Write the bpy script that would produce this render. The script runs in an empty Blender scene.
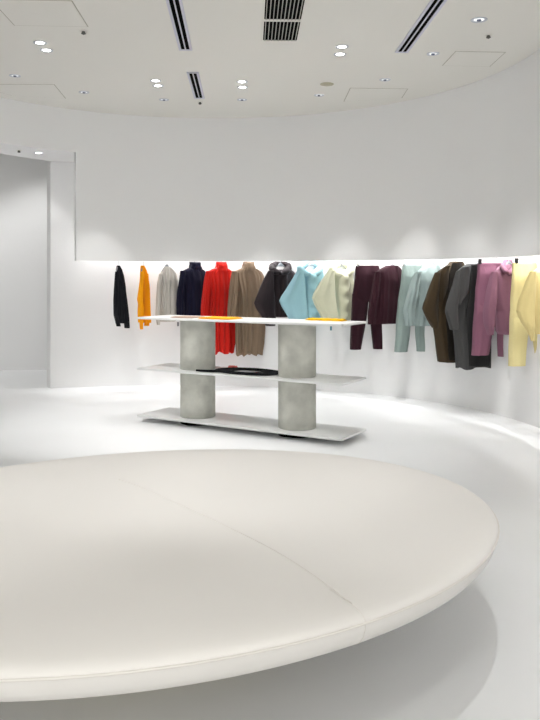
import bpy, bmesh, math, random
from mathutils import Vector, Matrix

# ------------------------------------------------------------------ camera
F, V0, H = 770.0, 275.0, 1.45
sc = bpy.context.scene
COL = sc.collection
cam_d = bpy.data.cameras.new('camera')
cam_d.sensor_fit = 'AUTO'; cam_d.sensor_width = 36.0
cam_d.lens = F * 36.0 / 720.0
cam_d.shift_y = -(360 - V0) / 720.0
cam = bpy.data.objects.new('camera', cam_d); COL.objects.link(cam)
cam.location = (0, 0, H); cam.rotation_euler = (math.pi / 2, 0, 0)
sc.camera = cam

# ------------------------------------------------------------------ world, exposure
CEIL = H + 1.96
w = bpy.data.worlds.new('ambient_fill'); sc.world = w; w.use_nodes = True
bg = w.node_tree.nodes['Background']
bg.inputs[0].default_value = (1.0, 0.99, 0.96, 1); bg.inputs[1].default_value = 1.35  # even white fill, added, entering by the open side behind the camera
sc.view_settings.view_transform = 'Standard'
sc.view_settings.look = 'None'
sc.view_settings.gamma = 1.0
sc.view_settings.use_curve_mapping = False
sc.view_settings.exposure = 1.06
SEAT_W = 25.0
TABLE_W = 38.0
DOWN_W = 17.0        # watts of each bright ceiling spot
STRIP_W = 1.3
RECESS_W = 28.0       # watts of each spot hidden in the rail recess
ENERGY_FAR = 24.0

# ------------------------------------------------------------------ helpers
def lin(c):
    return tuple(((x / 255) / 12.92 if x / 255 <= .04045 else ((x / 255 + .055) / 1.055) ** 2.4) for x in c)

def mat(name, rgb, rough=.6, metal=0.0, bump=0.0, scale=40.0, var=0.0, vscale=3.0, sheen=0.0, emit=0.0, stretch=None, spec=None):
    m = bpy.data.materials.new(name); m.use_nodes = True
    nt = m.node_tree; b = nt.nodes['Principled BSDF']
    c = lin(rgb)
    b.inputs['Base Color'].default_value = (*c, 1)
    b.inputs['Roughness'].default_value = rough
    b.inputs['Metallic'].default_value = metal
    if spec is not None: b.inputs['Specular IOR Level'].default_value = spec
    if sheen: b.inputs['Sheen Weight'].default_value = sheen
    if emit:
        b.inputs['Emission Color'].default_value = (1, .98, .95, 1)
        b.inputs['Emission Strength'].default_value = emit
    tc = nt.nodes.new('ShaderNodeTexCoord')
    mp = nt.nodes.new('ShaderNodeMapping')
    nt.links.new(tc.outputs['Object'], mp.inputs[0])
    if stretch: mp.inputs['Scale'].default_value = stretch
    if bump:
        n = nt.nodes.new('ShaderNodeTexNoise'); n.inputs['Scale'].default_value = scale; n.inputs['Detail'].default_value = 4
        nt.links.new(mp.outputs[0], n.inputs['Vector'])
        bp = nt.nodes.new('ShaderNodeBump'); bp.inputs['Strength'].default_value = bump; bp.inputs['Distance'].default_value = .01
        nt.links.new(n.outputs[0], bp.inputs['Height']); nt.links.new(bp.outputs[0], b.inputs['Normal'])
    if var:
        n = nt.nodes.new('ShaderNodeTexNoise'); n.inputs['Scale'].default_value = vscale; n.inputs['Detail'].default_value = 6
        nt.links.new(mp.outputs[0], n.inputs['Vector'])
        r = nt.nodes.new('ShaderNodeValToRGB')
        r.color_ramp.elements[0].position = .3; r.color_ramp.elements[1].position = .7
        r.color_ramp.elements[0].color = (*[x * (1 - var) for x in c], 1)
        r.color_ramp.elements[1].color = (*[min(1, x * (1 + var)) for x in c], 1)
        nt.links.new(n.outputs[0], r.inputs[0]); nt.links.new(r.outputs[0], b.inputs['Base Color'])
    return m

M_WALL = mat('wall_plaster', (240, 240, 240), .85, bump=.08, scale=30)
M_CEIL = mat('ceiling_paint', (238, 236, 230), .9, bump=.03, scale=60)
M_FLOOR = mat('floor_resin', (238, 239, 240), .42, bump=.02, scale=6, var=.015, vscale=1.2)
M_SEAT = mat('seat_leather', (232, 229, 225), .55, bump=.05, scale=220)
M_SEAM = mat('seat_piping', (226, 222, 216), .6)
M_CONC = mat('concrete', (198, 198, 189), .8, bump=.25, scale=28, var=.16, vscale=7)
M_SHELF = mat('shelf_white', (236, 237, 236), .35)
M_BLACK = mat('slot_black', (3, 3, 3), .9, spec=.05)
M_ALU = mat('vent_aluminium', (214, 214, 228), .5)
M_CHROME = mat('chrome', (200, 202, 205), .25, metal=1.0)
M_HANG = mat('hanger_grey', (150, 154, 158), .35, metal=.7)
M_TRIM = mat('lamp_trim', (205, 208, 216), .4)
M_LENS = mat('lamp_lens_lit', (255, 255, 250), .3, emit=9.0)
M_LENSD = mat('lamp_lens_side', (225, 232, 245), .2, emit=.55)
M_LINE = mat('panel_gap', (186, 182, 170), .9)
M_OLIVE = mat('detector_cap', (188, 182, 160), .7)
M_DOT = mat('sprinkler_metal', (95, 95, 92), .5, metal=.4)

def setp(o, label=None, cat=None, group=None, kind=None):
    if label: o['label'] = label
    if cat: o['category'] = cat
    if group: o['group'] = group
    if kind: o['kind'] = kind
    return o

def obj(name, bm, m, parent=None, smooth=True, angle=40):
    me = bpy.data.meshes.new(name)
    bmesh.ops.recalc_face_normals(bm, faces=bm.faces[:])
    if smooth:
        for f in bm.faces: f.smooth = True
        ca = math.cos(math.radians(angle))
        for e in bm.edges:
            if len(e.link_faces) == 2 and e.link_faces[0].normal.dot(e.link_faces[1].normal) < ca: e.smooth = False
    bm.to_mesh(me); bm.free()
    me.materials.append(m)
    o = bpy.data.objects.new(name, me); COL.objects.link(o)
    if parent: o.parent = parent
    return o

def empty(name, loc, rz=0.0):
    o = bpy.data.objects.new(name, None); COL.objects.link(o)
    o.empty_display_size = .05
    o.location = loc; o.rotation_euler = (0, 0, rz)
    return o

def copy_tree(o, parent=None):
    c = o.copy(); COL.objects.link(c)
    if parent: c.parent = parent
    for ch in list(o.children): copy_tree(ch, c)
    return c

def box(bm, x0, x1, y0, y1, z0, z1, bev=0.0):
    vs = [bm.verts.new((x, y, z)) for x in (x0, x1) for y in (y0, y1) for z in (z0, z1)]
    fs = [(0, 1, 3, 2), (4, 6, 7, 5), (0, 4, 5, 1), (2, 3, 7, 6), (0, 2, 6, 4), (1, 5, 7, 3)]
    ff = [bm.faces.new([vs[i] for i in f]) for f in fs]
    if bev:
        es = list({e for f in ff for e in f.edges})
        bmesh.ops.bevel(bm, geom=es, offset=bev, segments=2, affect='EDGES', profile=.5)
    return bm

def tube(bm, pts, r, n=8, caps=True):
    pts = [Vector(p) for p in pts]; rings = []
    up = Vector((0, 0, 1))
    for i, p in enumerate(pts):
        t = (pts[min(i + 1, len(pts) - 1)] - pts[max(i - 1, 0)]).normalized()
        a = t.cross(up)
        if a.length < .05: a = t.cross(Vector((0, 1, 0)))
        a.normalize(); b = t.cross(a).normalized()
        rr = r[i] if isinstance(r, (list, tuple)) else r
        rings.append([bm.verts.new(p + (a * math.cos(k * 2 * math.pi / n) + b * math.sin(k * 2 * math.pi / n)) * rr) for k in range(n)])
    for i in range(len(rings) - 1):
        for k in range(n):
            bm.faces.new([rings[i][k], rings[i][(k + 1) % n], rings[i + 1][(k + 1) % n], rings[i + 1][k]])
    if caps: bm.faces.new(rings[0]); bm.faces.new(rings[-1])
    return bm

def lathe(bm, prof, n=32, cx=0, cy=0):
    rings = [[bm.verts.new((cx + r * math.cos(k * 2 * math.pi / n), cy + r * math.sin(k * 2 * math.pi / n), z)) for k in range(n)] for r, z in prof]
    for i in range(len(rings) - 1):
        for k in range(n):
            bm.faces.new([rings[i][k], rings[i][(k + 1) % n], rings[i + 1][(k + 1) % n], rings[i + 1][k]])
    bm.faces.new(rings[0]); bm.faces.new(rings[-1])
    return bm

def prism(bm, poly, z0, z1):
    a = [bm.verts.new((x, y, z0)) for x, y in poly]; b = [bm.verts.new((x, y, z1)) for x, y in poly]
    n = len(poly)
    for i in range(n): bm.faces.new([a[i], a[(i + 1) % n], b[(i + 1) % n], b[i]])
    bm.faces.new(a); bm.faces.new(b)
    return bm

def at(u, v, z):
    d = F * (H - z) / (v - V0)
    return ((u - 270) * d / F, d)

# ------------------------------------------------------------------ room plan
CX, CY = -.62, 6.6
def rh(t):
    return ((-.02787 * t + .08636) * t - .02031) * t + 2.96037
def rb(t):
    t = max(t, .18)
    return ((.19295 * t - .4491) * t + .41431) * t + 3.17433
def ph(t, off=0.0):
    r = rh(t) + off; return (CX + r * math.cos(t), CY + r * math.sin(t))
def pb(t, off=0.0):
    r = rb(t) + off; return (CX + r * math.cos(t), CY + r * math.sin(t))
def ang_of_u(fn, u):
    """angle at which curve fn meets the ray through picture column u"""
    lo, hi = .05, 2.75
    g = lambda t: fn(t)[0] / fn(t)[1] * F + 270 - u
    for _ in range(60):
        m = (lo + hi) / 2
        if g(m) > 0: lo = m
        else: hi = m
    return (lo + hi) / 2
T_HEAD = ang_of_u(ph, 76)
T_BACK = ang_of_u(pb, 50.5)
Z_HEAD = H + .087 * 1.96
Z_OPEN = H + .742 * 1.96
BACKY = -4.0

def arc(fn, t0, t1, n, off=0.0): return [fn(t0 + (t1 - t0) * i / n, off) for i in range(n + 1)]
def band(inner, outer): return inner + outer[::-1]
def strip_wall(bm, inner, outer, z0, z1):
    """solid between two equally long plan curves"""
    n = len(inner)
    L = [[bm.verts.new((p[0], p[1], z)) for p in c] for c in (inner, outer) for z in (z0, z1)]
    a0, a1, b0, b1 = L
    for i in range(n - 1):
        for q, r in ((a0, a1), (a1, b1), (b1, b0), (b0, a0)):
            bm.faces.new([q[i], q[i + 1], r[i + 1], r[i]])
    for i in (0, n - 1): bm.faces.new([a0[i], a1[i], b1[i], b0[i]])
    return bm

# floor and ceiling
bm = bmesh.new(); box(bm, -7.5, 4.2, BACKY, 13.0, -.12, 0)
setp(obj('floor', bm, M_FLOOR, smooth=False), kind='structure')
bm = bmesh.new(); box(bm, -7.5, 4.2, BACKY, 13.0, CEIL, CEIL + .15)
setp(obj('ceiling', bm, M_CEIL, smooth=False), kind='structure')

# deep bulkhead ring hanging from the ceiling, all round the oval room
TI = [0 + math.pi * i / 96 for i in range(97)]
xr_i, xl_i = ph(0)[0], ph(math.pi)[0]
inner = [(xr_i, BACKY)] + [(xr_i, BACKY + (CY - BACKY) * k / 8) for k in range(1, 8)] + [ph(t) for t in TI] + [(xl_i, BACKY + (CY - BACKY) * k / 8) for k in range(7, 0, -1)] + [(xl_i, BACKY)]
def ring_out(t):
    f = min(1, max(0, (t - T_BACK + .02) / .25))
    a = pb(min(t, T_BACK), .0)
    ra = rb(min(t, T_BACK)); r2 = rh(t) + .62
    r = ra * (1 - f) + r2 * f if t > T_BACK - .02 else rb(t)
    return (CX + r * math.cos(t), CY + r * math.sin(t))
xr_o, xl_o = pb(0)[0], ring_out(math.pi)[0]
outer = [(xr_o, BACKY)] + [(xr_o, BACKY + (CY - BACKY) * k / 8) for k in range(1, 8)] + [ring_out(t) for t in TI] + [(xl_o, BACKY + (CY - BACKY) * k / 8) for k in range(7, 0, -1)] + [(xl_o, BACKY)]
bm = strip_wall(bmesh.new(), inner, outer, Z_OPEN, CEIL)
setp(obj('wall_bulkhead', bm, M_WALL), kind='structure')
# thin shell of the bulkhead that hangs down in front of the rail
ts = [T_HEAD * i / 80 for i in range(81)]
i2 = [(xr_i, BACKY + (CY - BACKY) * k / 8) for k in range(8)] + [ph(t) for t in ts]
o2 = [(xr_i + .05, BACKY + (CY - BACKY) * k / 8) for k in range(8)] + [ph(t, .05) for t in ts]
bm = strip_wall(bmesh.new(), i2, o2, Z_HEAD, Z_OPEN)
setp(obj('wall_header', bm, M_WALL), kind='structure')
# curved garment wall, floor to bulkhead
ts = [T_BACK * i / 96 for i in range(97)]
i3 = [(xr_o, BACKY + (CY - BACKY) * k / 8) for k in range(8)] + [pb(t) for t in ts]
o3 = [(xr_o + .14, BACKY + (CY - BACKY) * k / 8) for k in range(8)] + [pb(t, .14) for t in ts]
bm = strip_wall(bmesh.new(), i3, o3, 0, Z_OPEN)
setp(obj('wall_back', bm, M_WALL), kind='structure')
# room beyond the opening
bm = bmesh.new(); box(bm, -7.5, 4.2, 11.75, 11.95, 0, CEIL)
setp(obj('wall_far', bm, M_WALL, smooth=False), kind='structure')
bm = bmesh.new(); box(bm, -7.64, -7.5, BACKY, 13.0, 0, CEIL)
setp(obj('wall_left', bm, M_WALL, smooth=False), kind='structure')
bm = bmesh.new(); box(bm, xl_i - .5, xl_i - .3, BACKY, 5.2, 0, Z_OPEN)
setp(obj('wall_side', bm, M_WALL, smooth=False), kind='structure')
bm = bmesh.new(); box(bm, 4.2, 4.34, BACKY, 13.0, 0, CEIL)
setp(obj('wall_right', bm, M_WALL, smooth=False), kind='structure')

# ------------------------------------------------------------------ lights
def spot(name, parent, loc, target, watt, size=100, blend=.6, rad=.025, col=(1, .995, .985)):
    l = bpy.data.lights.new(name, 'SPOT'); l.energy = watt; l.spot_size = math.radians(size); l.spot_blend = blend
    l.shadow_soft_size = rad; l.color = col
    o = bpy.data.objects.new(name, l); COL.objects.link(o)
    o.location = loc
    d = Vector(target) - Vector(loc)
    o.rotation_euler = d.to_track_quat('-Z', 'Y').to_euler()
    if parent: o.parent = parent; o.location = Vector(loc) - parent.location
    return o

def downlight(u, v, lit, label, group, target=None, watt=DOWN_W, z=CEIL, xy=None, size=70, r=.055):
    x, y = xy if xy else at(u, v, z)
    t = empty('recessed_downlight', (x, y, z))
    setp(t, label, 'ceiling light', group)
    bm = bmesh.new()
    lathe(bm, [(r * .62, .0), (r * .66, -.004), (r, -.006), (r * 1.03, -.001)], 28)
    bmesh.ops.delete(bm, geom=[f for f in bm.faces if len(f.verts) > 4], context='FACES')
    obj('trim_ring', bm, M_TRIM, t)
    bm = lathe(bmesh.new(), [(r * .63, -.0005), (r * .6, -.003)], 28)
    obj('lens', bm, M_LENS if lit else M_LENSD, t)
    if not lit:
        bm = lathe(bmesh.new(), [(r * .3, -.003), (r * .26, -.012)], 16)
        obj('lamp_barrel', bm, mat('lamp_barrel', (70, 80, 110), .4), t)
    if watt:
        spot('lamp_light', t, (x, y, z - .03), target or (x, y, 0), watt, size)
    return t

G1 = 'bright paired downlights in the ceiling'
G2 = 'angled downlights in the ceiling'
SEATC = (-.5, 3.2, .4)
downlight(40, 42.5, True, 'bright downlight nearer the front in the pair by the large square panel', G1, (-1.1, 7.7, 0), TABLE_W)
downlight(46.5, 50, True, 'bright downlight further back in the pair by the large square panel', G1, (-.9, 7.5, 0), TABLE_W)
downlight(155.5, 80.5, True, 'bright downlight nearer the front in the pair left of the short slot vent', G1)
downlight(158, 85.5, True, 'bright downlight further back in the pair left of the short slot vent', G1)
downlight(242, 81.5, True, 'bright downlight nearer the front in the pair right of the short slot vent', G1)
downlight(242.5, 87, True, 'bright downlight further back in the pair right of the short slot vent', G1)
downlight(342, 46.5, True, 'bright downlight nearer the front in the pair beside the long right slot vent', G1, (.1, 7.0, 0), TABLE_W)
downlight(340, 54, True, 'bright downlight further back in the pair beside the long right slot vent', G1, (.4, 6.9, 0), TABLE_W)
downlight(15, 75.5, False, 'small angled downlight above the narrow panel by the curved wall', G2, (-2.3, 9.4, .1), 8, size=31)
downlight(84, 92, False, 'small angled downlight between the narrow panel and the paired lamps', G2, (-1.9, 9.6, .2), 42, size=31)
downlight(164, 99.5, False, 'small dim downlight just behind the left central pair', G2, (-1, 9.6, .2), 42, size=31)
downlight(242, 99.5, False, 'small dim downlight just behind the right central pair', G2, (0, 9.6, .2), 42, size=31)
downlight(319, 95, False, 'small dim downlight next to the flat beige disc', G2, (.9, 9.3, .2), 42, size=31)
downlight(385, 79.5, False, 'small angled downlight above the panel that meets the curved wall', G2, (1.6, 8.8, .2), 42, size=31)
downlight(433, 53.5, False, 'small angled downlight between the long slot vent and the right panel', G2, (1.9, 8.2, .4), 46, size=34)
downlight(479, 19.5, False, 'larger angled downlight nearest the viewer on the right', G2, (2.1, 7.6, .4), 46, size=34, r=.062)
# lamps of the same kind in the part of the ceiling over and behind the viewer
for i, (x, y, tg) in enumerate([(-1.3, 1.1, (-1.0, 3.3, 0)), (.5, 1.1, (.2, 3.4, 0)), (-.5, .0, (-.4, 3.6, 0)), (-1.7, 3.2, (-1.5, 3.6, 0)), (1.0, 3.2, (.7, 3.8, 0)), (-.3, 3.6, (-.4, 4.2, 0)), (.7, 4.6, (1.2, 9.0, .2)), (-1.6, 4.8, (-1.0, 9.6, .2))]):
    downlight(0, 0, True, 'bright downlight in the ceiling over the oval seat', 'downlights over the oval seat', tg, SEAT_W * (.55 if i < 3 else 1.25), xy=(x, y), size=58 if i < 6 else 34)
# soffit lamps in the opening
sx, sy = at(38.5, 152.7, Z_OPEN)
downlight(0, 0, True, 'small downlight in the white soffit over the doorway opening', None, (sx - .6, sy + 1.5, 0), 6, z=Z_OPEN, xy=(sx, sy))
wx, wy = at(66, 156.5, Z_OPEN)
wl = spot('wall_wash_light', None, (wx, wy - .4, Z_OPEN - .02), (wx, wy + .2, .6), 1.6, 80, .7, .03)
# hidden spots in the rail recess
n = 15
for i in range(n):
    t = .05 + (ang_of_u(pb, 108) - .05) * i / (n - 1)
    a = pb(t, -.12); b = pb(t, -.12)
    spot('recess_light', None, (a[0], a[1], 2.6), (*pb(t, -.01), .35), RECESS_W, 48, .8, .02)
for i, y in enumerate((5.9, 5.2, 4.5, 3.6, 2.5)):
    spot('recess_light', None, (xr_o - .12, y, 2.6), (xr_o - .12, y, .2), RECESS_W, 48, .8, .02)
def strip(x, y, z, tx, ty, tz, length, ang, watt):
    l = bpy.data.lights.new('recess_strip_light', 'AREA'); l.shape = 'RECTANGLE'; l.size = length; l.size_y = .04; l.energy = watt; l.color = (1, .985, .98)
    o = bpy.data.objects.new('recess_strip_light', l); COL.objects.link(o); o.location = (x, y, z)
    d = Vector((tx - x, ty - y, tz - z)).normalized(); ax = Vector((math.cos(ang), math.sin(ang), 0))
    zz = -d; yy = zz.cross(ax).normalized(); xx = yy.cross(zz)
    o.rotation_euler = Matrix((xx, yy, zz)).transposed().to_euler()
T_STRIP = ang_of_u(ph, 97)
for i in range(14):
    t = T_STRIP * (i + .5) / 14; a = pb(t, -.09); b = pb(t, -.03)
    strip(a[0], a[1], 1.98, b[0], b[1], .7, T_STRIP * 3.05 / 14, t + math.pi / 2, STRIP_W)
for y in (6.2, 5.5, 4.8, 4.1, 3.4, 2.7):
    strip(xr_o - .09, y, 1.98, xr_o - .03, y, .7, .6, math.pi / 2, STRIP_W)
# light of the far room
for x, y in ((-4.6, 10.7), (-3.4, 10.9), (-5.9, 10.6)):
    spot('far_room_light', None, (x, y, CEIL - .05), (x + .1, y + .1, 0), ENERGY_FAR, 130, .8, .08)

# ------------------------------------------------------------------ ceiling fittings
def hull_plate(pts, z0, z1, bm=None):
    return prism(bm or bmesh.new(), pts, z0, z1)

def slot_vent(u0, v0_, u1, v1, label, nm='slot_vent', W=.115, extend=0):
    a = Vector(at(u0, v0_, CEIL)); b = Vector(at(u1, v1, CEIL))
    d = (b - a).normalized()
    if extend: a = a - d * extend
    L = (b - a).length
    t = empty(nm, (a.x, a.y, CEIL), math.atan2(d.y, d.x)); setp(t, label, 'air vent', 'slot air vents in the ceiling')
    bm = bmesh.new(); h = W / 2; g = W * .11; e = .02
    for y0, y1 in ((-h, -h + W * .19), (-W * .05, W * .05), (h - W * .19, h)):
        box(bm, 0, L, y0, y1, -.012, 0, .002)
    box(bm, 0, e, -h, h, -.0115, 0); box(bm, L - e, L, -h, h, -.0115, 0)
    obj('frame', bm, M_ALU, t)
    for s in (-1, 1):
        bm = bmesh.new(); box(bm, e, L - e, min(s * W * .05, s * W * .31), max(s * W * .05, s * W * .31), -.005, -.001)
        obj('slot', bm, M_BLACK, t, smooth=False)
    return t
slot_vent(192.6, 71.8, 199.4, 97.8, 'short grey two-slot air vent near the curved wall')
slot_vent(174, 0, 185.7, 49.3, 'long grey two-slot air vent on the left side of the grille', extend=.8)
slot_vent(438.5, 0, 401.5, 51.7, 'long grey two-slot air vent slanting on the right side of the grille', extend=.8)

# square black return grille
a = at(263, 39.5, CEIL); b = at(296.8, 39.5, CEIL); W = b[0] - a[0]
ang = math.atan2(at(296.8, 39.5, CEIL)[1] - a[1], W)
L = 1.5
t = empty('return_air_grille', (a[0], a[1], CEIL), 0); setp(t, 'square black louvred return grille with a light cross bar', 'air vent')
dxs = (at(265.2, 0, CEIL)[0] - a[0]) / (at(265.2, 0, CEIL)[1] - a[1])
t.rotation_euler.z = -math.atan(dxs) if abs(dxs) < .3 else 0
bm = bmesh.new(); box(bm, 0, W, -L, 0, -.004, -.001); obj('dark_opening', bm, M_BLACK, t, smooth=False)
bm = bmesh.new(); yb = -(a[1] - at(264, 19, CEIL)[1])
box(bm, 0, W, yb - .012, yb + .012, -.016, -.001)
box(bm, -.012, 0, -L, .012, -.012, 0); box(bm, W, W + .012, -L, .012, -.012, 0); box(bm, 0, W, 0, .012, -.012, 0)
obj('frame', bm, M_CEIL, t, smooth=False)
M_SLAT = mat('grille_slat', (185, 184, 178), .6)
for i in range(10):
    x = W * (i + .5) / 10
    bm = bmesh.new(); box(bm, x - .003, x + .003, -L, 0, -.013, -.004); obj('slat', bm, M_SLAT, t, smooth=False)

# access panels: closed boards with a fine darker joint line round them
def access_panel(pts, label):
    P = [Vector(p) for p in pts]; c = sum(P, Vector((0, 0))) / len(P)
    t = empty('access_panel', (c.x, c.y, CEIL)); setp(t, label, 'ceiling panel', 'access panels in the ceiling')
    pl = [(p - c) for p in P]
    bm = prism(bmesh.new(), [(p.x, p.y) for p in pl], -.0015, -.0001); obj('edge_gap', bm, M_LINE, t, smooth=False)
    q = []
    n = len(pl)
    for i in range(n):
        e0 = (pl[i] - pl[i - 1]).normalized(); e1 = (pl[(i + 1) % n] - pl[i]).normalized()
        cr = e0.x * e1.y - e0.y * e1.x
        q.append(pl[i] + (e1 - e0) * (.008 / max(.25, abs(cr))))
    bm = prism(bmesh.new(), [(p.x, p.y) for p in q], -.003, -.0008); obj('board', bm, M_CEIL, t, smooth=False)
A = lambda u, v: at(u, v, CEIL)
p1, p2 = A(14, 25.3), A(88.5, 26.6)
wd = p2[0] - p1[0]
access_panel([(p1[0], p1[1]), (p2[0], p2[1]), (p2[0] + .02, p2[1] - wd), (p1[0] + .02, p1[1] - wd)], 'large square access panel outlined in the ceiling beside a sprinkler')
p1, p2 = A(54.5, 84.3), A(67, 99)
access_panel([A(-20, 84), A(54.5, 84.3), A(66, 98.5), A(12, 95.5), A(-20, 87)], 'access panel outlined in the ceiling tight against the curved wall on the left')
access_panel([A(455.3, 51.2), A(506, 52), A(490, 66.5), A(442, 65.5)][::1], 'access panel outlined in the ceiling close to the curved wall on the right')
access_panel([A(350, 87.8), A(408, 88.7), A(402, 98), A(343.5, 101.5)], 'wide access panel outlined in the ceiling behind the beige disc')

x, y = A(327, 84)
o = obj('smoke_detector', lathe(bmesh.new(), [(.07, 0), (.07, -.006), (.05, -.012), (.0005, -.014)], 28), M_OLIVE)
o.location = (x, y, CEIL); setp(o, 'flat beige disc of a smoke detector in the ceiling', 'smoke detector')
for (u, v, z, lab) in ((83.5, 31, CEIL, 'small grey sprinkler head beside the large square panel'), (200, 102, CEIL, 'small grey sprinkler head behind the short slot vent'),
                    (488.5, 35, CEIL, 'small grey sprinkler head between an angled lamp and the right panel'), (19, 150.3, Z_OPEN, 'small dark sprinkler head in the soffit over the opening')):
    x, y = at(u, v, z)
    t = empty('sprinkler_head', (x, y, z)); setp(t, lab, 'sprinkler', 'sprinkler heads')
    obj('cover_plate', lathe(bmesh.new(), [(.035, 0), (.033, -.003), (.02, -.004)], 20), M_CEIL, t)
    obj('nozzle', lathe(bmesh.new(), [(.012, -.004), (.016, -.016), (.02, -.022), (.004, -.03)], 14), M_DOT, t)

# ------------------------------------------------------------------ oval seat
SX, SY, SA, SB, SPHI = -.5017, 3.1953, 1.51, 1.1964, .4065
def seat_pt(a, inset, z):
    r = 1 / math.sqrt((math.cos(a) / SA) ** 2 + (math.sin(a) / SB) ** 2)
    nx, ny = math.cos(a) / SA ** 2, math.sin(a) / SB ** 2
    l = math.hypot(nx, ny)
    if inset < .5:
        return (r * math.cos(a) - nx / l * inset, r * math.sin(a) - ny / l * inset, z)
    k = (1.36 - inset) / 1.36; k = max(k, 0)
    f = .5
    # scale further rows towards the centre
    bx, by = r * math.cos(a) - nx / l * .36, r * math.sin(a) - ny / l * .36
    s = (1.36 - inset) / 1.0
    return (bx * s, by * s, z)
def seat_solid(rows, n=128, capb=True, capt=True):
    bm = bmesh.new(); R = [[bm.verts.new(seat_pt(2 * math.pi * k / n, i, z)) for k in range(n)] for i, z in rows]
    for i in range(len(R) - 1):
        for k in range(n): bm.faces.new([R[i][k], R[i][(k + 1) % n], R[i + 1][(k + 1) % n], R[i + 1][k]])
    if capb: bm.faces.new(R[0])
    if capt: bm.faces.new(R[-1])
    return bm
seat = empty('oval_seat', (SX, SY, 0), SPHI)
setp(seat, 'huge low oval ottoman in smooth off-white leather in the foreground', 'ottoman')
TOPROWS = [(.0, .425), (.002, .431), (.008, .439), (.02, .4465), (.04, .453), (.07, .4585), (.11, .463), (.17, .467), (.25, .4695), (.36, .4715), (.55, .473), (.7, .4735), (1.1, .474), (1.34, .474)]
obj('cushion', seat_solid(TOPROWS), M_SEAT, seat, angle=80)
obj('underside', seat_solid([(1.0, .27), (.7, .29), (.36, .318), (.2, .322), (.11, .327), (.06, .338), (.03, .355), (.012, .38), (.003, .405), (.0, .4245)]), M_SEAT, seat, angle=80)
obj('plinth', seat_solid([(.86, .0), (.86, .27)]), mat('plinth_bounce_tint', (170, 160, 120), .7), seat, angle=30)  # unseen plinth, tinted olive to colour the light bounced under the seat
bm = bmesh.new(); pts = [seat_pt(2 * math.pi * k / 128, -.001, .425) for k in range(129)]
tube(bm, pts, .0045, 8, caps=False); obj('edge_piping', bm, M_SEAM, seat, angle=80)
# seam across the cushion
def to_local(x, y):
    dx, dy = x - SX, y - SY
    return (dx * math.cos(-SPHI) - dy * math.sin(-SPHI), dx * math.sin(-SPHI) + dy * math.cos(-SPHI))
k0, k1, k2, k3 = at(118, 479, .474), at(150, 491, .474), at(270, 548, .474), at(352, 604, .4725)
def bez(ps, n):
    out = []
    for s in range(len(ps) - 1):
        p0, p1, p2, p3 = [Vector(ps[max(0, min(len(ps) - 1, s + d))]) for d in (-1, 0, 1, 2)]
        for i in range(n):
            t = i / n
            out.append(.5 * ((2 * p1) + (p2 - p0) * t + (2 * p0 - 5 * p1 + 4 * p2 - p3) * t * t + (3 * p1 - p0 - 3 * p2 + p3) * t ** 3))
    out.append(Vector(ps[-1])); return out
pp = [to_local(p.x, p.y) for p in bez([k0, k1, k2, k3], 14)]
tube_pts = [(x, y, .4745) for x, y in pp]
ex, ey = to_local(*at(364, 622.5, .425)); ea = math.atan2(ey, ex)
tube_pts += [seat_pt(ea, i, z + .0005) for i, z in TOPROWS[7::-1]] + [seat_pt(ea, i - .001, z) for i, z in ((.003, .405), (.012, .38), (.03, .355), (.06, .338))]
bm = tube(bmesh.new(), tube_pts, .0012, 6); obj('top_seam', bm, M_SEAM, seat, angle=80)

# ------------------------------------------------------------------ display table
ZB, ZM, ZT = .065, .53, 1.033
fl = Vector(at(137, 414.7, ZB)); fr = Vector(at(342, 439, ZB)); br = Vector(at(366, 428.5, ZB))
TL = (fr - fl).length; TW = (br - fr).length
tang = math.atan2(fr.y - fl.y, fr.x - fl.x)
table = empty('display_table', (fl.x, fl.y, 0), tang)
setp(table, 'white three-tier display table on two round concrete columns', 'display table')
for nm, z in (('bottom_shelf', ZB), ('middle_shelf', ZM), ('top_shelf', ZT)):
    bm = box(bmesh.new(), 0, TL, 0, TW, z - .02, z, .002); obj(nm, bm, M_SHELF, table, angle=30)
CR = .172
CXS = (.555, TL - .57)
for cx in CXS:
    for z0, z1 in ((ZB, ZM - .02), (ZM, ZT - .02)):
        bm = lathe(bmesh.new(), [(CR - .003, z0), (CR, z0 + .003), (CR, z1 - .003), (CR - .003, z1)], 64, cx, TW / 2)
        obj('concrete_column', bm, M_CONC, table, angle=50)
    bm = lathe(bmesh.new(), [(CR, 0), (CR, ZB - .02)], 48, cx, TW / 2); obj('foot_plate', bm, M_BLACK, table, angle=30)
def tpt(u, v, z):
    p = Vector(at(u, v, z)); return p

# ------------------------------------------------------------------ garments
TH_OFF = .24
def rail_at(u):
    t = ang_of_u(lambda a: ph(a, TH_OFF), u); p = ph(t, TH_OFF)
    return t, p
RAILZ = 1.72
r_ts = [T_HEAD * .965 * i / 80 for i in range(81)]
pts = [(ph(0, TH_OFF)[0], y, RAILZ) for y in (2.5, 3.5, 4.5, 5.5)] + [(*ph(t, TH_OFF), RAILZ) for t in r_ts]
rail = empty('clothes_rail', (*ph(T_HEAD / 2, TH_OFF), RAILZ)); setp(rail, 'long curved metal rail in the recess carrying all hanging clothes', 'clothes rail')
bm = tube(bmesh.new(), pts, .011, 10); o = obj('rod', bm, M_CHROME, rail, angle=80)
o.location = -rail.location
for t in [T_HEAD * (i + .5) / 8 for i in range(8)]:
    x, y = ph(t, TH_OFF)
    x2, y2 = ph(t, .05)
    bm = tube(bmesh.new(), [(x, y, RAILZ), (x2, y2, RAILZ)], .007, 8); o = obj('bracket', bm, M_CHROME, rail, angle=80); o.location = -rail.location

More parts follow.
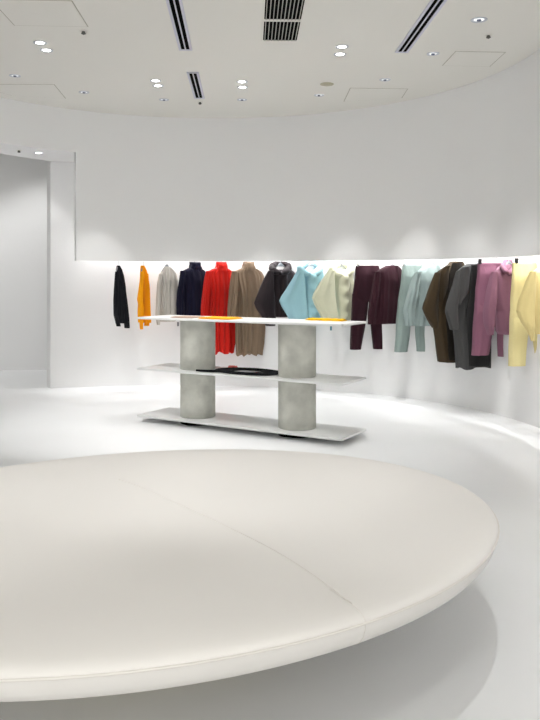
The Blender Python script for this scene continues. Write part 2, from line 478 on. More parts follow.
class G:
    """one garment (or hanger) frame: a vertical plane through the rail, turned by yaw"""
    def __init__(s, u, yaw, push=0.0):
        s.t, p = rail_at(u)
        s.p = Vector((p[0], p[1])); s.yaw = math.radians(yaw)
        s.c, s.s = math.cos(s.yaw), math.sin(s.yaw)
    def loc(s, u, v, yoff=0.0):
        """picture column/row -> local x, z on the garment's plane moved yoff in local y"""
        k = (u - 270) / F
        ox, oy = s.p.x - s.s * yoff, s.p.y + s.c * yoff
        # (ox + c*x) = k*(oy + s*x)
        x = (k * oy - ox) / (s.c - k * s.s)
        d = oy + s.s * x
        return x, H - (v - V0) * d / F
    def root(s, name): return empty(name, (s.p.x, s.p.y, 0), s.yaw)

def interp(rows, v):
    if v <= rows[0][0]: return rows[0][1:]
    for a, b in zip(rows, rows[1:]):
        if v <= b[0]:
            t = (v - a[0]) / (b[0] - a[0])
            return tuple(a[i] + (b[i] - a[i]) * t for i in range(1, len(a)))
    return rows[-1][1:]

def loft(g, bm, rows, hd=.07, yoff=0.0, pleats=14, amp=.008, seed=0, n=72, step=1.1, closed_top=True, wav=.012, hem=0.0):
    """cloth tube from picture rows (v, left, right)"""
    rnd = random.Random(seed)
    v0, v1 = rows[0][0], rows[-1][0]
    m = max(4, int((v1 - v0) / step))
    ph0 = rnd.uniform(0, 6.28); ph1 = rnd.uniform(0, 6.28); f2 = rnd.uniform(.6, 1.4)
    k1, k2 = pleats, max(3, int(pleats * .37))
    rings = []
    for i in range(m + 1):
        q = i / m; v = v0 + (v1 - v0) * q
        L, R = interp(rows, v)[:2]
        xl, z = g.loc(L, v, yoff); xr, _ = g.loc(R, v, yoff)
        cx = (xl + xr) / 2; hw = abs(xr - xl) / 2
        d = min(hd * (.55 + .45 * min(1, q * 4)), max(hw * .85, .012))
        ds = d * abs(g.s)
        hwx = math.sqrt(max(hw * hw - (ds / g.c) ** 2, (hw * .45) ** 2)) if hw > 0 else .01
        A_ = amp * (.25 + .75 * min(1, q * 2.5))
        ring = []
        for k in range(n):
            a = 2 * math.pi * k / n
            ca, sa = math.cos(a), math.sin(a)
            e = .8
            X = math.copysign(abs(ca) ** e, ca); Y = math.copysign(abs(sa) ** e, sa)
            rip = A_ * (math.cos(k1 * a + ph0 + .7 * math.sin(3 * q * f2 + ph1)) + .7 * math.cos(k2 * a + ph1 + 1.3 * math.sin(2.2 * q + ph0)))
            wv = wav * math.sin(q * 9 * f2 + ph0) * .35
            x = cx + hwx * X + rip * ca * .5
            y = yoff + (d + rip) * Y + wv
            zz = z - (hem * math.cos(k2 * a + ph1) if i == m else (hem * .5 * math.cos(k2 * a + ph1) if i == m - 1 else 0))
            ring.append(bm.verts.new((x, y, zz)))
        rings.append(ring)
    for i in range(m):
        for k in range(n):
            bm.faces.new([rings[i][k], rings[i][(k + 1) % n], rings[i + 1][(k + 1) % n], rings[i + 1][k]])
    for ring, zoff in ((rings[0], .006), (rings[-1], .012)):
        if ring is rings[0] and not closed_top:
            # folded-in neck edge
            cx = sum(v.co.x for v in ring) / n; cy = sum(v.co.y for v in ring) / n
            prev = ring
            for s_, dz in ((.86, -.004), (.8, -.05)):
                nr = [bm.verts.new((cx + (v.co.x - cx) * s_, cy + (v.co.y - cy) * s_, v.co.z + dz)) for v in ring]
                for k in range(n): bm.faces.new([prev[k], prev[(k + 1) % n], nr[(k + 1) % n], nr[k]])
                prev = nr
            bm.faces.new(prev)
            continue
        cx = sum(v.co.x for v in ring) / n; cy = sum(v.co.y for v in ring) / n
        inn = [bm.verts.new((cx + (v.co.x - cx) * .8, cy + (v.co.y - cy) * .8, v.co.z + zoff)) for v in ring]
        for k in range(n): bm.faces.new([ring[k], ring[(k + 1) % n], inn[(k + 1) % n], inn[k]])
        bm.faces.new(inn)
    return bm

def puff_ring(g, bm, u, v, wpx, hpx, tr, yoff=0.0, tilt=0.0, seed=1, n=48, m=14, hd=None, droop=.03):
    """a padded collar or hood roll round the neck"""
    rnd = random.Random(seed)
    xl, z = g.loc(u - wpx / 2, v, yoff); xr, _ = g.loc(u + wpx / 2, v, yoff)
    cx = (xl + xr) / 2; rx = max(.02, (xr - xl) / 2 - tr); ry = (hd or rx * .75)
    p1 = rnd.uniform(0, 6); rings = []
    for k in range(n):
        a = 2 * math.pi * k / n
        c = Vector((cx + rx * math.cos(a), yoff + ry * math.sin(a), z - droop * (-math.sin(a)) + tilt * math.cos(a)))
        dr = Vector((math.cos(a), math.sin(a), 0))
        r = tr * (1 + .16 * math.sin(3 * a + p1) + .10 * math.sin(7 * a + 2 * p1) + .05 * math.sin(13 * a))
        rings.append([bm.verts.new(c + dr * (r * math.cos(b)) + Vector((0, 0, r * hpx * math.sin(b)))) for b in [2 * math.pi * j / m for j in range(m)]])
    for k in range(n):
        for j in range(m):
            bm.faces.new([rings[k][j], rings[(k + 1) % n][j], rings[(k + 1) % n][(j + 1) % m], rings[k][(j + 1) % m]])
    return bm

def lobes(g, bm, uc, v0, w, h, tr, seed=1):
    """padded hood lying open: two thick rolls that start behind the neck and cross low at the front"""
    m = 16
    for s, low in ((-1, .0), (1, .12)):
        base = [(.05, .12, .05, .72), (.42, .12, .035, .95), (.80, .34, .0, 1.05), (.86, .62, -.05, 1.1), (.55, .86, -.095, 1.05), (.12, .96 + low, -.115, .75), (-.10, 1.0 + low, -.118, .35)]
        P = []
        for fx, fv, y, rr in base:
            x, z = g.loc(uc + s * fx * w / 2 * .86, v0 + fv * h * .9, y); P.append(Vector((x, y, z)))
        pts, rad = [], []
        for i in range(len(P) - 1):
            p0, p1, p2, p3 = P[max(0, i - 1)], P[i], P[i + 1], P[min(len(P) - 1, i + 2)]
            for k in range(6):
                t = k / 6
                pts.append(.5 * ((2 * p1) + (p2 - p0) * t + (2 * p0 - 5 * p1 + 4 * p2 - p3) * t * t + (3 * p1 - p0 - 3 * p2 + p3) * t ** 3))
                q = (i + t)
                rad.append(tr * (base[i][3] * (1 - t) + base[i + 1][3] * t) * (1 + .10 * math.sin(q * 3.1 + seed) + .05 * math.sin(q * 7.3)))
        pts.append(P[-1]); rad.append(tr * base[-1][3])
        tube(bm, pts, rad, m)
    return bm
def LB(*a, **kw): return lambda g, bm: lobes(g, bm, *a, **kw)

def flat_sheet(g, bm, rows, yoff, th=.01, step=1.0, curve=.02, puff=0):
    """thin curved layer (lapel, placket) from picture rows"""
    v0, v1 = rows[0][0], rows[-1][0]; m = max(4, int((v1 - v0) / step)); n = 8
    fr_, bk = [], []
    for i in range(m + 1):
        v = v0 + (v1 - v0) * i / m; L, R = interp(rows, v)[:2]
        a, b = [], []
        for k in range(n + 1):
            s_ = k / n; x, z = g.loc(L + (R - L) * s_, v, yoff)
            y = yoff - curve * math.sin(math.pi * s_) * (1 + (.32 * math.sin(2 * math.pi * (v - v0) / puff) if puff else 0))
            a.append(bm.verts.new((x, y, z))); b.append(bm.verts.new((x, y + th, z)))
        fr_.append(a); bk.append(b)
    for i in range(m):
        for k in range(n):
            bm.faces.new([fr_[i][k], fr_[i][k + 1], fr_[i + 1][k + 1], fr_[i + 1][k]])
            bm.faces.new([bk[i][k], bk[i][k + 1], bk[i + 1][k + 1], bk[i + 1][k]])
        for k in (0, n): bm.faces.new([fr_[i][k], fr_[i + 1][k], bk[i + 1][k], bk[i][k]])
    for i in (0, m):
        for k in range(n): bm.faces.new([fr_[i][k], fr_[i][k + 1], bk[i][k + 1], bk[i][k]])
    return bm

def cloth(name, rgb, rough=.85, sheen=.06, rib=1.0):
    m = mat(name, rgb, rough, bump=.5 * rib, scale=90, sheen=sheen, stretch=(1, 1, .08), spec=.2)
    return m

HG = 'hangers on the curved rail'
def hanger(u, vneck, yaw, label, half=.19, drop=.075, plate=True, inset=.0):
    g = G(u, yaw); x, z = g.loc(u, vneck)
    t = g.root('coat_hanger'); setp(t, label, 'hanger', HG)
    bm = bmesh.new()
    hook = [(x, 0, z)] + [(x, 0, z + (RAILZ - .0 - z) * k / 4) for k in range(1, 4)]
    rr = .016
    hook = [(x, 0, z), (x, 0, (z + RAILZ) / 2 - .02)] + [(x + rr * math.cos(a), 0, RAILZ + rr * math.sin(a)) for a in [math.radians(d) for d in (-80, -30, 20, 70, 120, 170, 200)]]
    tube(bm, hook, .0028, 8); obj('hook', bm, M_CHROME, t, angle=80)
    half *= .8; drop *= 1.25; bm = bmesh.new()
    arm = [(x + half * s, 0, z - drop * abs(s) ** 1.4) for s in [i / 8 for i in range(-8, 9)]]
    tube(bm, arm, [.006 + .006 * (1 - abs(i / 8)) for i in range(-8, 9)], 8)
    obj('shoulder_bar', bm, M_HANG, t, angle=80)
    if plate:
        bm = bmesh.new()
        pr = [(-.035, -.03), (-.032, -.01), (-.02, .012), (0, .02), (.02, .012), (.032, -.01), (.035, -.03)]
        a = [bm.verts.new((x + px, -.006, z + pz)) for px, pz in pr]; b = [bm.verts.new((x + px, .006, z + pz)) for px, pz in pr]
        bm.faces.new(a); bm.faces.new(b)
        for i in range(len(pr)): bm.faces.new([a[i], a[(i + 1) % len(pr)], b[(i + 1) % len(pr)], b[i]])
        obj('neck_plate', bm, M_HANG, t, smooth=False)
    return t

def clip_hanger(u0, u1, v, yaw, label, clip_mat=None):
    um = (u0 + u1) / 2; g = G(um, yaw)
    x0, z = g.loc(u0, v); x1, _ = g.loc(u1, v)
    t = g.root('clip_hanger'); setp(t, label, 'hanger', HG)
    bm = tube(bmesh.new(), [(x0 - .01, 0, z + .022), (x1 + .01, 0, z + .022)], .006, 8); obj('bar', bm, M_HANG, t, angle=80)
    xm = (x0 + x1) / 2; rr = .016
    hook = [(xm, 0, z + .022), (xm, 0, RAILZ - .03)] + [(xm + rr * math.cos(a), 0, RAILZ + rr * math.sin(a)) for a in [math.radians(d) for d in (-80, -30, 20, 70, 120, 170, 200)]]
    bm = tube(bmesh.new(), hook, .0028, 8); obj('hook', bm, M_CHROME, t, angle=80)
    for x in (x0, x1):
        bm = box(bmesh.new(), x - .014, x + .014, -.012, .012, z - .022, z + .032, .003); obj('clip', bm, clip_mat or M_CHROME, t, angle=30)
    return t
M_CLIPB = mat('clip_black', (25, 25, 27), .4)

def tag(g, bm, u, v, yoff):
    x, z = g.loc(u, v, yoff); box(bm, x - .012, x + .012, yoff - .002, yoff + .002, z - .035, z + .02)

def garment(name, label, cat, u, yaw, color, parts, group, rib=1.0, rough=.85, sheen=.06):
    g = G(u, yaw); t = g.root(name); setp(t, label, cat, group)
    m = cloth(name + '_cloth', color, rough, sheen, rib)
    for i, (nm, fn) in enumerate(parts):
        bm = bmesh.new(); mm = fn(g, bm) or m
        obj(nm, bm, mm if not isinstance(mm, bmesh.types.BMesh) else m, t, angle=70)
    return t
def LF(rows, **kw): return lambda g, bm: loft(g, bm, rows, **kw)
def FS(rows, yoff, **kw): return lambda g, bm: flat_sheet(g, bm, rows, yoff, **kw)
def PR(*a, **kw): return lambda g, bm: puff_ring(g, bm, *a, **kw)
def TG(u, v, y, m): 
    def f(g, bm): tag(g, bm, u, v, y); return m
    return f
M_TAGG = mat('tag_grey', (135, 138, 142), .7); M_TAGT = mat('tag_teal', (70, 130, 150), .7); M_TAGW = mat('tag_white', (225, 225, 222), .7)

M_DOLIVE = cloth('painted_shade_brown', (27, 22, 16)); M_DGREY = cloth('painted_shade_grey', (36, 36, 36))  # shade on the two coat fronts, put into the cloth colour
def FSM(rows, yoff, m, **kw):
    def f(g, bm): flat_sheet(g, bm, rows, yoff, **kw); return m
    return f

GT = 'knitwear and jackets on the curved rail'
GP = 'trousers on the curved rail'
# 1 black sweater
garment('sweater', 'black pleated sweater seen nearly edge-on, first on the rail by the opening', 'sweater', 119, 48, (20, 20, 26), [
    ('body', LF([(266, 116.5, 120.5), (269, 115.8, 122.5), (275, 115, 124.5), (285, 114, 126), (300, 113.2, 127.3), (315, 113, 128.6), (323.5, 114.3, 128.5)], hd=.09, pleats=18, amp=.006, seed=1)),
    ('sleeve', LF([(270, 118, 122.5), (280, 120, 125.2), (300, 122, 127.6), (318, 123, 129.3), (328.3, 124.2, 129.9)], hd=.05, yoff=-.07, pleats=9, amp=.005, seed=2)),
    ('sleeve', LF([(272, 115, 118), (290, 113.4, 117), (300, 112.8, 117.5), (315, 113.2, 119), (326.5, 116, 120.8)], hd=.04, yoff=.03, pleats=9, amp=.004, seed=3))], GT)
hanger(118.3, 266.5, 48, 'thin hook hanger holding the black sweater', .04, .05, False)
# 2 orange sweater
garment('sweater', 'bright orange-yellow pleated sweater hung nearly edge-on', 'sweater', 143.3, 48, (255, 172, 14), [
    ('body', LF([(266, 140.6, 145), (270, 140.2, 147), (275, 139.8, 148.3), (285, 139.2, 149.5), (300, 138.6, 150), (312, 138, 150.6), (323, 138.2, 150.8)], hd=.09, pleats=18, amp=.013, seed=4)),
    ('sleeve', LF([(272, 139.8, 144), (290, 138.4, 143), (299.5, 136.8, 142.5), (310, 138.6, 143.5), (329.5, 140.4, 143)], hd=.045, yoff=-.07, pleats=8, amp=.006, seed=5)),
    ('sleeve', LF([(274, 145, 148.5), (295, 146, 150), (315, 145.5, 150.8), (326, 144.2, 149.6)], hd=.04, yoff=-.03, pleats=8, amp=.006, seed=6))], GT)
hanger(143.4, 266.5, 48, 'thin hook hanger holding the orange sweater', .04, .05, False)
# 3 grey sweater
garment('sweater', 'pale grey pleated sweater with a round neck, spread wide', 'sweater', 167, 38, (200, 195, 187), [
    ('body', LF([(266.5, 164.5, 170), (269, 162.5, 172.5), (274, 160, 176), (280, 158.5, 177), (300, 158, 176.5), (312, 158.5, 175.5), (321.7, 160, 174.8)], hd=.08, pleats=16, amp=.014, seed=7, closed_top=False)),
    ('sleeve', LF([(274, 159, 163), (285, 157, 161), (300, 156, 160), (316, 155.8, 160), (325, 157.5, 160)], hd=.04, yoff=-.05, pleats=7, amp=.006, seed=8)),
    ('sleeve', LF([(276, 173.5, 177), (295, 174.5, 177.8), (312, 174.5, 177), (321, 173.5, 175.5)], hd=.035, yoff=.04, pleats=7, amp=.006, seed=9)),
    ('price_tag', TG(178, 323.5, -.06, M_TAGG))], GT)
hanger(166.8, 265.8, 38, 'grey hanger inside the pale grey sweater neck', .09, .06)
# 4 navy jacket
garment('jacket', 'dark navy high-collared pleated jacket beside the red coat', 'jacket', 194.5, 34, (14, 14, 38), [
    ('body', LF([(268.5, 187, 201), (271, 182, 205), (275, 180.5, 206), (290, 181.5, 206), (305, 182.5, 205), (321, 182.5, 204)], hd=.10, pleats=16, amp=.008, seed=10)),
    ('collar', LF([(262, 189.3, 200.5), (265, 189.3, 201), (271, 188, 202.5)], hd=.07, pleats=8, amp=.004, seed=11, closed_top=False)),
    ('sleeve', LF([(271, 180.3, 186), (280, 179, 185.5), (292, 177.2, 184.5), (304, 176, 183.5), (318, 176.6, 183.5)], hd=.05, yoff=-.07, pleats=9, amp=.006, seed=12))], GT)
hanger(194.8, 266.5, 34, 'grey hanger inside the navy jacket collar', .18, .07)
# 5 red coat
garment('coat', 'bright red long pleated coat with a stand collar', 'coat', 221.5, 34, (205, 34, 24), [
    ('body', LF([(269, 213, 229), (272, 207.5, 233), (276, 206.8, 233.5), (290, 207.4, 233), (310, 207, 234), (330, 207.5, 234.8), (343, 208.5, 233.8), (353, 210, 232)], hd=.085, pleats=20, amp=.02, seed=13, n=110, hem=.02)),
    ('collar', LF([(262, 216.3, 226.5), (265, 216, 227), (271, 214.5, 228.5)], hd=.07, pleats=10, amp=.005, seed=14, closed_top=False)),
    ('sleeve', LF([(271.5, 206, 211.5), (280, 204.4, 210.5), (292, 202.6, 209), (304, 201.3, 207.8), (320, 200.8, 207)], hd=.05, yoff=-.08, pleats=10, amp=.009, seed=15))], GT)
hanger(221.5, 265.5, 34, 'grey hanger inside the red coat collar', .18, .07)
# 6 taupe coat
garment('coat', 'taupe brown long pleated coat with a stand collar and uneven hem', 'coat', 248.5, 30, (138, 118, 98), [
    ('body', LF([(269, 240, 257), (272, 234, 261.5), (276, 233, 263.5), (290, 234.5, 263.8), (304, 236, 263.5), (330, 236.3, 263.5), (344, 236.3, 262.5), (354, 236.8, 260.8)], hd=.085, pleats=20, amp=.022, seed=16, n=110, hem=.03)),
    ('collar', LF([(261.8, 243.2, 254), (265, 243, 254.3), (271, 241, 256)], hd=.07, pleats=10, amp=.006, seed=17, closed_top=False)),
    ('sleeve', LF([(271.5, 232, 238), (282, 230.6, 238), (298, 229, 237.5), (310, 228.3, 236.5), (322, 228.2, 235.5)], hd=.05, yoff=-.08, pleats=10, amp=.01, seed=18))], GT)
hanger(249, 265, 30, 'grey hanger inside the taupe coat collar', .18, .07)
# 7 dark brown hooded jacket
garment('hooded_jacket', 'dark plum brown hooded jacket with a wide batwing sleeve', 'jacket', 281, 34, (44, 35, 38), [
    ('body', LF([(270, 274, 291), (273, 269.5, 294.8), (280, 270.5, 295), (300, 272.5, 292), (317, 274, 290)], hd=.11, pleats=10, amp=.008, seed=19)),
    ('sleeve', LF([(271, 268, 274), (279, 264, 274), (290, 259.2, 274.3), (298, 255.6, 274.8), (303, 254, 275), (308, 256, 275.3), (318, 262.5, 275.8), (326, 265.8, 275)], hd=.05, yoff=-.10, pleats=6, amp=.006, seed=20)),
    ('hood', LB(280.3, 262.8, 22.5, 11, .038, seed=2)),
    ('placket', FS([(275, 282, 288), (295, 282, 288), (316, 283, 288.5)], -.115, curve=.018))], GT, rough=.6)
hanger(280.5, 264.2, 34, 'grey hanger inside the dark plum hooded jacket', .17, .08)
# 8 aqua hooded jacket
garment('hooded_jacket', 'pale aqua blue padded hooded jacket with batwing sleeve', 'jacket', 311, 34, (158, 200, 212), [
    ('body', LF([(270, 304, 320), (273, 300, 324.5), (285, 302, 323.5), (300, 304, 322.5), (322, 306, 322.3)], hd=.10, pleats=9, amp=.009, seed=21)),
    ('sleeve', LF([(270, 297.5, 303.5), (279, 292.5, 304.5), (290, 286, 305.5), (297, 281.3, 306), (300.8, 279.6, 306.4), (306, 281.7, 306.8), (314, 286.3, 307.5), (322, 290.5, 308)], hd=.05, yoff=-.10, pleats=6, amp=.008, seed=22)),
    ('hood', LB(309.8, 262.6, 26, 13, .042, seed=3)),
    ('placket', FS([(274, 307.5, 317), (285, 308, 317.5), (289, 307.6, 317), (297, 308, 318), (301, 308, 317.5), (310, 308.5, 318.3), (321, 309, 318.5)], -.115, curve=.035, puff=12))], GT, rough=.65)
hanger(311, 264, 34, 'dark grey hanger inside the aqua hooded jacket', .17, .08)
# 9 cream hooded jacket
garment('hooded_jacket', 'cream padded hooded jacket with batwing sleeve and puffy front', 'jacket', 341, 34, (212, 213, 186), [
    ('body', LF([(270, 334, 350), (273, 331, 354.5), (285, 334, 354), (300, 337, 352), (320, 339.5, 350.8)], hd=.10, pleats=8, amp=.008, seed=23)),
    ('sleeve', LF([(271, 328, 334), (279, 322.5, 334), (288, 317, 335), (294, 313.6, 335.6), (298, 312.4, 336), (304, 314.3, 336.7), (313, 319, 337.6), (323, 324, 338.5)], hd=.05, yoff=-.10, pleats=6, amp=.006, seed=24)),
    ('hood', LB(341.5, 263.2, 24, 13.5, .042, seed=5)),
    ('placket', FS([(275, 338.5, 349), (286, 339, 350), (290, 339, 349), (301, 339.5, 349.5), (304, 340, 349), (319.5, 340.5, 348.8)], -.115, curve=.04, puff=13)),
    ('back_panel', LF([(276, 350, 354.6), (300, 349, 353.3), (322, 347, 352)], hd=.03, yoff=.08, pleats=5, amp=.005, seed=25)),
    ('price_tag', TG(331, 327.5, -.09, M_TAGT))], GT, rough=.65)
hanger(340.5, 264.5, 34, 'round grey hanger head inside the cream hooded jacket', .17, .08)

def trousers(label, u, yaw, color, waist, leg1, leg2, clips, hlabel, cm=None, seed=40, rib=1.0):
    garment('trousers', label, 'trousers', u, yaw, color, [
        ('waist', LF(waist, hd=.05, pleats=12, amp=.003, seed=seed)),
        ('leg', LF(leg1, hd=.055, pleats=8, amp=.0035, seed=seed + 1)),
        ('leg', LF(leg2, hd=.055, pleats=8, amp=.0035, seed=seed + 2))], GP, rib=rib)
    clip_hanger(clips[0], clips[1], clips[2], yaw, hlabel, cm)
# 10 maroon trousers
trousers('dark maroon pleated trousers clipped next to the cream jacket', 368.5, 18, (48, 20, 30),
         [(266, 355.6, 382), (280, 354.5, 381.8), (296, 352.6, 384), (302, 352, 384.5)],
         [(294, 352.4, 368.4), (305, 351.8, 367.6), (327, 350.9, 364.6), (349.6, 350.3, 360.4)],
         [(294, 368.2, 384.2), (305, 369.2, 384.5), (327, 371.4, 384.8), (349, 373.3, 385)], (358, 380, 265), 'clip hanger holding the dark maroon trousers')
garment('jacket', 'dark maroon open-front pleated jacket over the maroon trousers', 'jacket', 392, 30, (50, 20, 30), [
    ('body', LF([(265.5, 387, 397), (268.5, 381, 400.5), (272, 376.5, 401.6), (280, 376.5, 401.5), (300, 375.5, 399.8), (324, 374, 397.2)], hd=.09, pleats=18, amp=.006, seed=50, closed_top=False)),
    ('sleeve', LF([(272, 375.8, 381), (285, 373, 379.5), (300, 370, 377), (312, 368.6, 375.5), (324.5, 368.3, 373.8)], hd=.045, yoff=-.09, pleats=9, amp=.005, seed=51))], GT)
hanger(392.5, 265.8, 30, 'silver hanger inside the maroon jacket neck', .17, .06)
# 11 mint
trousers('pale mint green pleated trousers beside the maroon jacket', 412.5, 18, (143, 158, 153),
         [(265.5, 402.5, 423), (280, 401.2, 424.5), (300, 398.4, 426), (310, 398, 426.5)],
         [(300, 398.2, 412.3), (320, 396.8, 410.6), (335, 396, 409), (352, 395, 406.8)],
         [(300, 412.2, 426.4), (325, 415.2, 426.8), (351.3, 417, 427)], (404.5, 422.5, 264.5), 'clip hanger holding the mint trousers', seed=60)
garment('jacket', 'pale mint green open-neck jacket layered over the mint trousers', 'jacket', 433.5, 30, (152, 168, 166), [
    ('body', LF([(265, 429.5, 438.5), (268, 422, 440.5), (273, 416, 441), (285, 415.8, 441.5), (300, 415.5, 440.5), (326, 414.3, 438)], hd=.09, pleats=10, amp=.007, seed=61, closed_top=False)),
    ('sleeve', LF([(272.5, 415, 420.5), (285, 410.5, 419), (298, 406.5, 416.5), (310.5, 404, 414), (326, 405.3, 412.8)], hd=.045, yoff=-.09, pleats=7, amp=.005, seed=62))], GT)
hanger(433.5, 265, 30, 'silver hanger inside the mint jacket neck', .17, .06)
# 12 olive coat
garment('coat', 'dark olive brown coat with cape collar and pointed batwing sleeve', 'coat', 455.5, 36, (62, 50, 33), [
    ('front_shade', FSM([(263, 453, 461.5), (275, 449.8, 464.5), (290, 448.6, 463.8), (305, 446, 462), (330, 447.4, 460.3), (360, 449.5, 457.2)], -.118, M_DOLIVE, curve=.012)),  # dark sheet standing in for shade on the coat's right half
    ('body', LF([(261.5, 451, 461), (265, 448, 463.5), (269, 442, 466), (274, 436.5, 466.5), (300, 436, 464), (325, 434, 461.5), (345, 437.6, 459), (362.5, 440.5, 456.8)], hd=.11, pleats=9, amp=.008, seed=70, closed_top=False)),
    ('sleeve', LF([(273, 435.5, 440.5), (285, 431, 438.5), (297, 426.4, 437.6), (304, 423.6, 437.2), (308.5, 422.5, 437), (313, 424.3, 437), (320, 428, 437.3), (328, 433, 437.5)], hd=.045, yoff=-.11, pleats=5, amp=.004, seed=71)),
    ('cape_collar', FS([(266, 446, 450), (272, 440, 449), (280, 437.8, 448.6), (288, 438, 447.8), (296, 439.5, 445), (301, 441, 442.5)], -.115, curve=.02))], GT)
hanger(455.5, 263, 36, 'grey hanger inside the olive brown coat', .17, .08)
# 13 dark grey coat
garment('coat', 'charcoal grey coat with rounded cape collar next to the mauve trousers', 'coat', 477, 32, (70, 70, 70), [
    ('front_shade', FSM([(265, 472, 483), (280, 471, 488), (295, 470, 493), (310, 467, 496), (335, 468.5, 495.8), (366, 470, 489)], -.128, M_DGREY, curve=.012)),  # added dark sheet, paints the shaded side of the front
    ('body', LF([(264, 468, 484), (268, 462, 487), (272, 457.5, 489), (290, 457, 493), (307, 457, 496.5), (330, 455, 497), (350, 456.5, 494), (368.5, 458.6, 489.8)], hd=.12, pleats=12, amp=.012, seed=72, hem=.012)),
    ('sleeve', LF([(271.5, 456.8, 462), (285, 453, 459), (300, 448.6, 458), (307, 446.8, 457.6), (311.5, 446, 457.5), (318, 447.6, 457.5), (330, 450.5, 457.4)], hd=.045, yoff=-.12, pleats=5, amp=.004, seed=73)),
    ('cape_collar', FS([(267, 463, 469.5), (274, 458.5, 469.5), (283, 457.8, 469.5), (292, 457.6, 468.3), (299, 457.8, 464), (305, 458, 459.5)], -.13, curve=.02))], GT)
hanger(478, 262.6, 32, 'grey hanger inside the charcoal grey coat', .17, .08)
# 14 mauve
trousers('mauve pink straight trousers in front of the charcoal coat', 494, 16, (128, 86, 104),
         [(263.5, 478, 512), (280, 476.6, 512.5), (300, 475, 512.8), (306, 474.6, 512.8)],
         [(298, 475.2, 496.8), (305, 474.8, 496.5), (330, 473.4, 492), (355.3, 472, 487.7)],
         [(298, 496.5, 513), (320, 497.4, 513), (356.5, 498.3, 512.5)], (480, 513, 262), 'black clip hanger holding the mauve trousers', M_CLIPB, seed=80, rib=.5)
garment('hooded_sweater', 'mauve pink hooded sweater with gathered cuffs over the trousers', 'sweater', 508, 30, (132, 92, 110), [
    ('body', LF([(265, 503, 514), (268, 498, 517), (273, 494, 519), (304, 494, 519), (311, 495.8, 519), (325, 496.5, 519), (331, 497.5, 518.5), (334.5, 500, 517)], hd=.09, pleats=9, amp=.006, seed=81)),
    ('sleeve', LF([(272, 492.6, 498), (285, 489, 496.5), (300, 486, 495), (312, 484.8, 494.4), (324, 485.4, 494), (330, 487, 493), (335, 487.8, 492.4)], hd=.05, yoff=-.10, pleats=5, amp=.005, seed=82)),
    ('hood', LB(508.5, 261, 14, 13, .028, seed=12))], GT, rib=.5)
hanger(509, 262.6, 30, 'grey hanger inside the mauve hooded sweater', .13, .07)
# 15 yellow
trousers('pale yellow straight trousers nearest the viewer on the rail', 531, 16, (218, 206, 152),
         [(263, 512.8, 548), (285, 511.8, 550), (310, 510.6, 552), (318, 510.2, 552)],
         [(308, 510.7, 531.5), (330, 509.8, 528), (366, 508.5, 524)],
         [(308, 531.3, 552), (340, 534, 552.5), (367, 537, 553)], (516.5, 546, 261.5), 'black clip hanger holding the pale yellow trousers', M_CLIPB, seed=90, rib=.5)
garment('sweater', 'pale yellow sweater with a long sleeve over the yellow trousers', 'sweater', 551, 28, (222, 204, 144), [
    ('body', LF([(265, 546, 560), (268, 538, 568), (273, 532.5, 572), (300, 533, 572), (334, 534, 570)], hd=.09, pleats=8, amp=.006, seed=91)),
    ('sleeve', LF([(272, 530.5, 536), (285, 525.5, 534.5), (300, 519.5, 534), (311, 517.2, 533.6), (322, 521.5, 533), (332, 528, 533), (341, 531.2, 533.6)], hd=.045, yoff=-.12, pleats=5, amp=.004, seed=92))], GT, rib=.5)
hanger(552, 262.5, 28, 'grey hanger of the pale yellow sweater', .16, .07)

# ------------------------------------------------------------------ folded things on the table
def local_t(x, y):
    dx, dy = x - fl.x, y - fl.y
    return dx * math.cos(-tang) - dy * math.sin(-tang), dx * math.sin(-tang) + dy * math.cos(-tang)
def world_t(lx, ly):
    return fl.x + lx * math.cos(tang) - ly * math.sin(tang), fl.y + lx * math.sin(tang) + ly * math.cos(tang)

def folded(name, label, cat, lx0, lx1, ly0, ly1, z, h, rgb, rot=0.0, layers=2):
    cx, cy = world_t((lx0 + lx1) / 2, (ly0 + ly1) / 2)
    t = empty(name, (cx, cy, z), tang + rot); setp(t, label, cat, 'folded pieces on the top shelf')
    m = cloth(name + '_fabric', rgb, .8, .03)
    L, W_ = (lx1 - lx0) / 2, (ly1 - ly0) / 2
    for k in range(layers):
        bm = bmesh.new(); z0 = h * k / layers; z1 = h * (k + 1) / layers
        nx, ny = 24, 10; top = []; bot = []
        s_ = 1 - .03 * k
        for i in range(nx + 1):
            a, b = [], []
            for j in range(ny + 1):
                X = -L + 2 * L * i / nx; Y = -W_ + 2 * W_ * j / ny
                e = min(1, min(nx - i, i) / 2, min(ny - j, j) / 1.5)
                zt = z0 + (z1 - z0) * (.35 + .65 * e ** .5) * (1 - .12 * math.sin(i * 1.3 + k))
                wob = .006 * math.sin(i * .9 + 2 * k)
                a.append(bm.verts.new((X * s_, Y * s_ + wob, zt))); b.append(bm.verts.new((X * s_, Y * s_ + wob, z0 + .0003)))
            top.append(a); bot.append(b)
        for i in range(nx):
            for j in range(ny):
                bm.faces.new([top[i][j], top[i + 1][j], top[i + 1][j + 1], top[i][j + 1]])
                bm.faces.new([bot[i][j], bot[i + 1][j], bot[i + 1][j + 1], bot[i][j + 1]])
            for q in (0, ny): bm.faces.new([top[i][q], top[i + 1][q], bot[i + 1][q], bot[i][q]])
        for j in range(ny):
            for q in (0, nx): bm.faces.new([top[q][j], top[q][j + 1], bot[q][j + 1], bot[q][j]])
        obj('fold', bm, m, t, angle=70)
    return t
folded('folded_scarf', 'flat beige folded scarf near the far end of the top shelf', 'scarf', .36, .62, .06, .30, ZT, .014, (185, 160, 145))
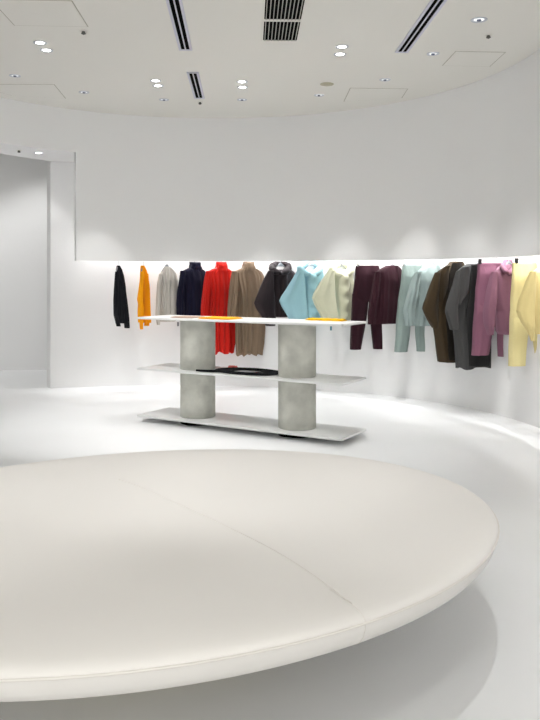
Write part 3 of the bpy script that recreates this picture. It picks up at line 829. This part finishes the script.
folded('folded_scarf', 'flat orange-yellow folded scarf in the middle of the top shelf', 'scarf', .70, 1.06, .05, .30, ZT, .016, (250, 178, 20), layers=3)
folded('folded_scarf', 'thin long yellow scarf along the near end of the top shelf', 'scarf', 1.68, 2.06, .38, .48, ZT, .02, (245, 195, 30))

# black pleated ring piece on the middle shelf
cx, cy = world_t(1.137, .258)
ring = empty('ring_scarf', (cx, cy, ZM), tang); setp(ring, 'black flat oval ring-shaped pleated scarf lying on the middle shelf', 'scarf')
MBK = cloth('black_pleats', (13, 14, 20), .9, .0)
bm = bmesh.new(); n, m_ = 120, 12; RR = []
for k in range(n):
    a = 2 * math.pi * k / n
    wdt = .12 * (1 + .12 * math.cos(a + .6)); rx, ry = .25, .16
    c = Vector((rx * math.cos(a), ry * math.sin(a), .0115)); d = Vector((math.cos(a), math.sin(a) * .42, 0))
    pl = 1 + .05 * math.cos(40 * a)
    RR.append([bm.verts.new(c + d * (wdt * .95 * math.cos(b)) + Vector((0, 0, .010 * pl * math.sin(b)))) for b in [2 * math.pi * j / m_ for j in range(m_)]])
for k in range(n):
    for j in range(m_): bm.faces.new([RR[k][j], RR[(k + 1) % n][j], RR[(k + 1) % n][(j + 1) % m_], RR[k][(j + 1) % m_]])
obj('pleated_ring', bm, MBK, ring, angle=80)
bm = bmesh.new(); rows_ = []
for i in range(11):
    s_ = i / 10; xx = -.46 + .24 * s_; hw = .015 + .045 * s_; yy = -.19 + .09 * s_ ** 2
    rows_.append([bm.verts.new((xx, yy + hw * math.cos(b), .0105 + .0095 * math.sin(b))) for b in [2 * math.pi * j / 12 for j in range(12)]])
for i in range(10):
    for j in range(12): bm.faces.new([rows_[i][j], rows_[i][(j + 1) % 12], rows_[i + 1][(j + 1) % 12], rows_[i + 1][j]])
bm.faces.new(rows_[0]); bm.faces.new(rows_[-1])
obj('strap_end', bm, MBK, ring, angle=80)
folded('folded_purse', 'small coral red folded piece behind the black ring scarf', 'pouch', .77, .86, .46, .51, ZM, .02, (215, 110, 100))
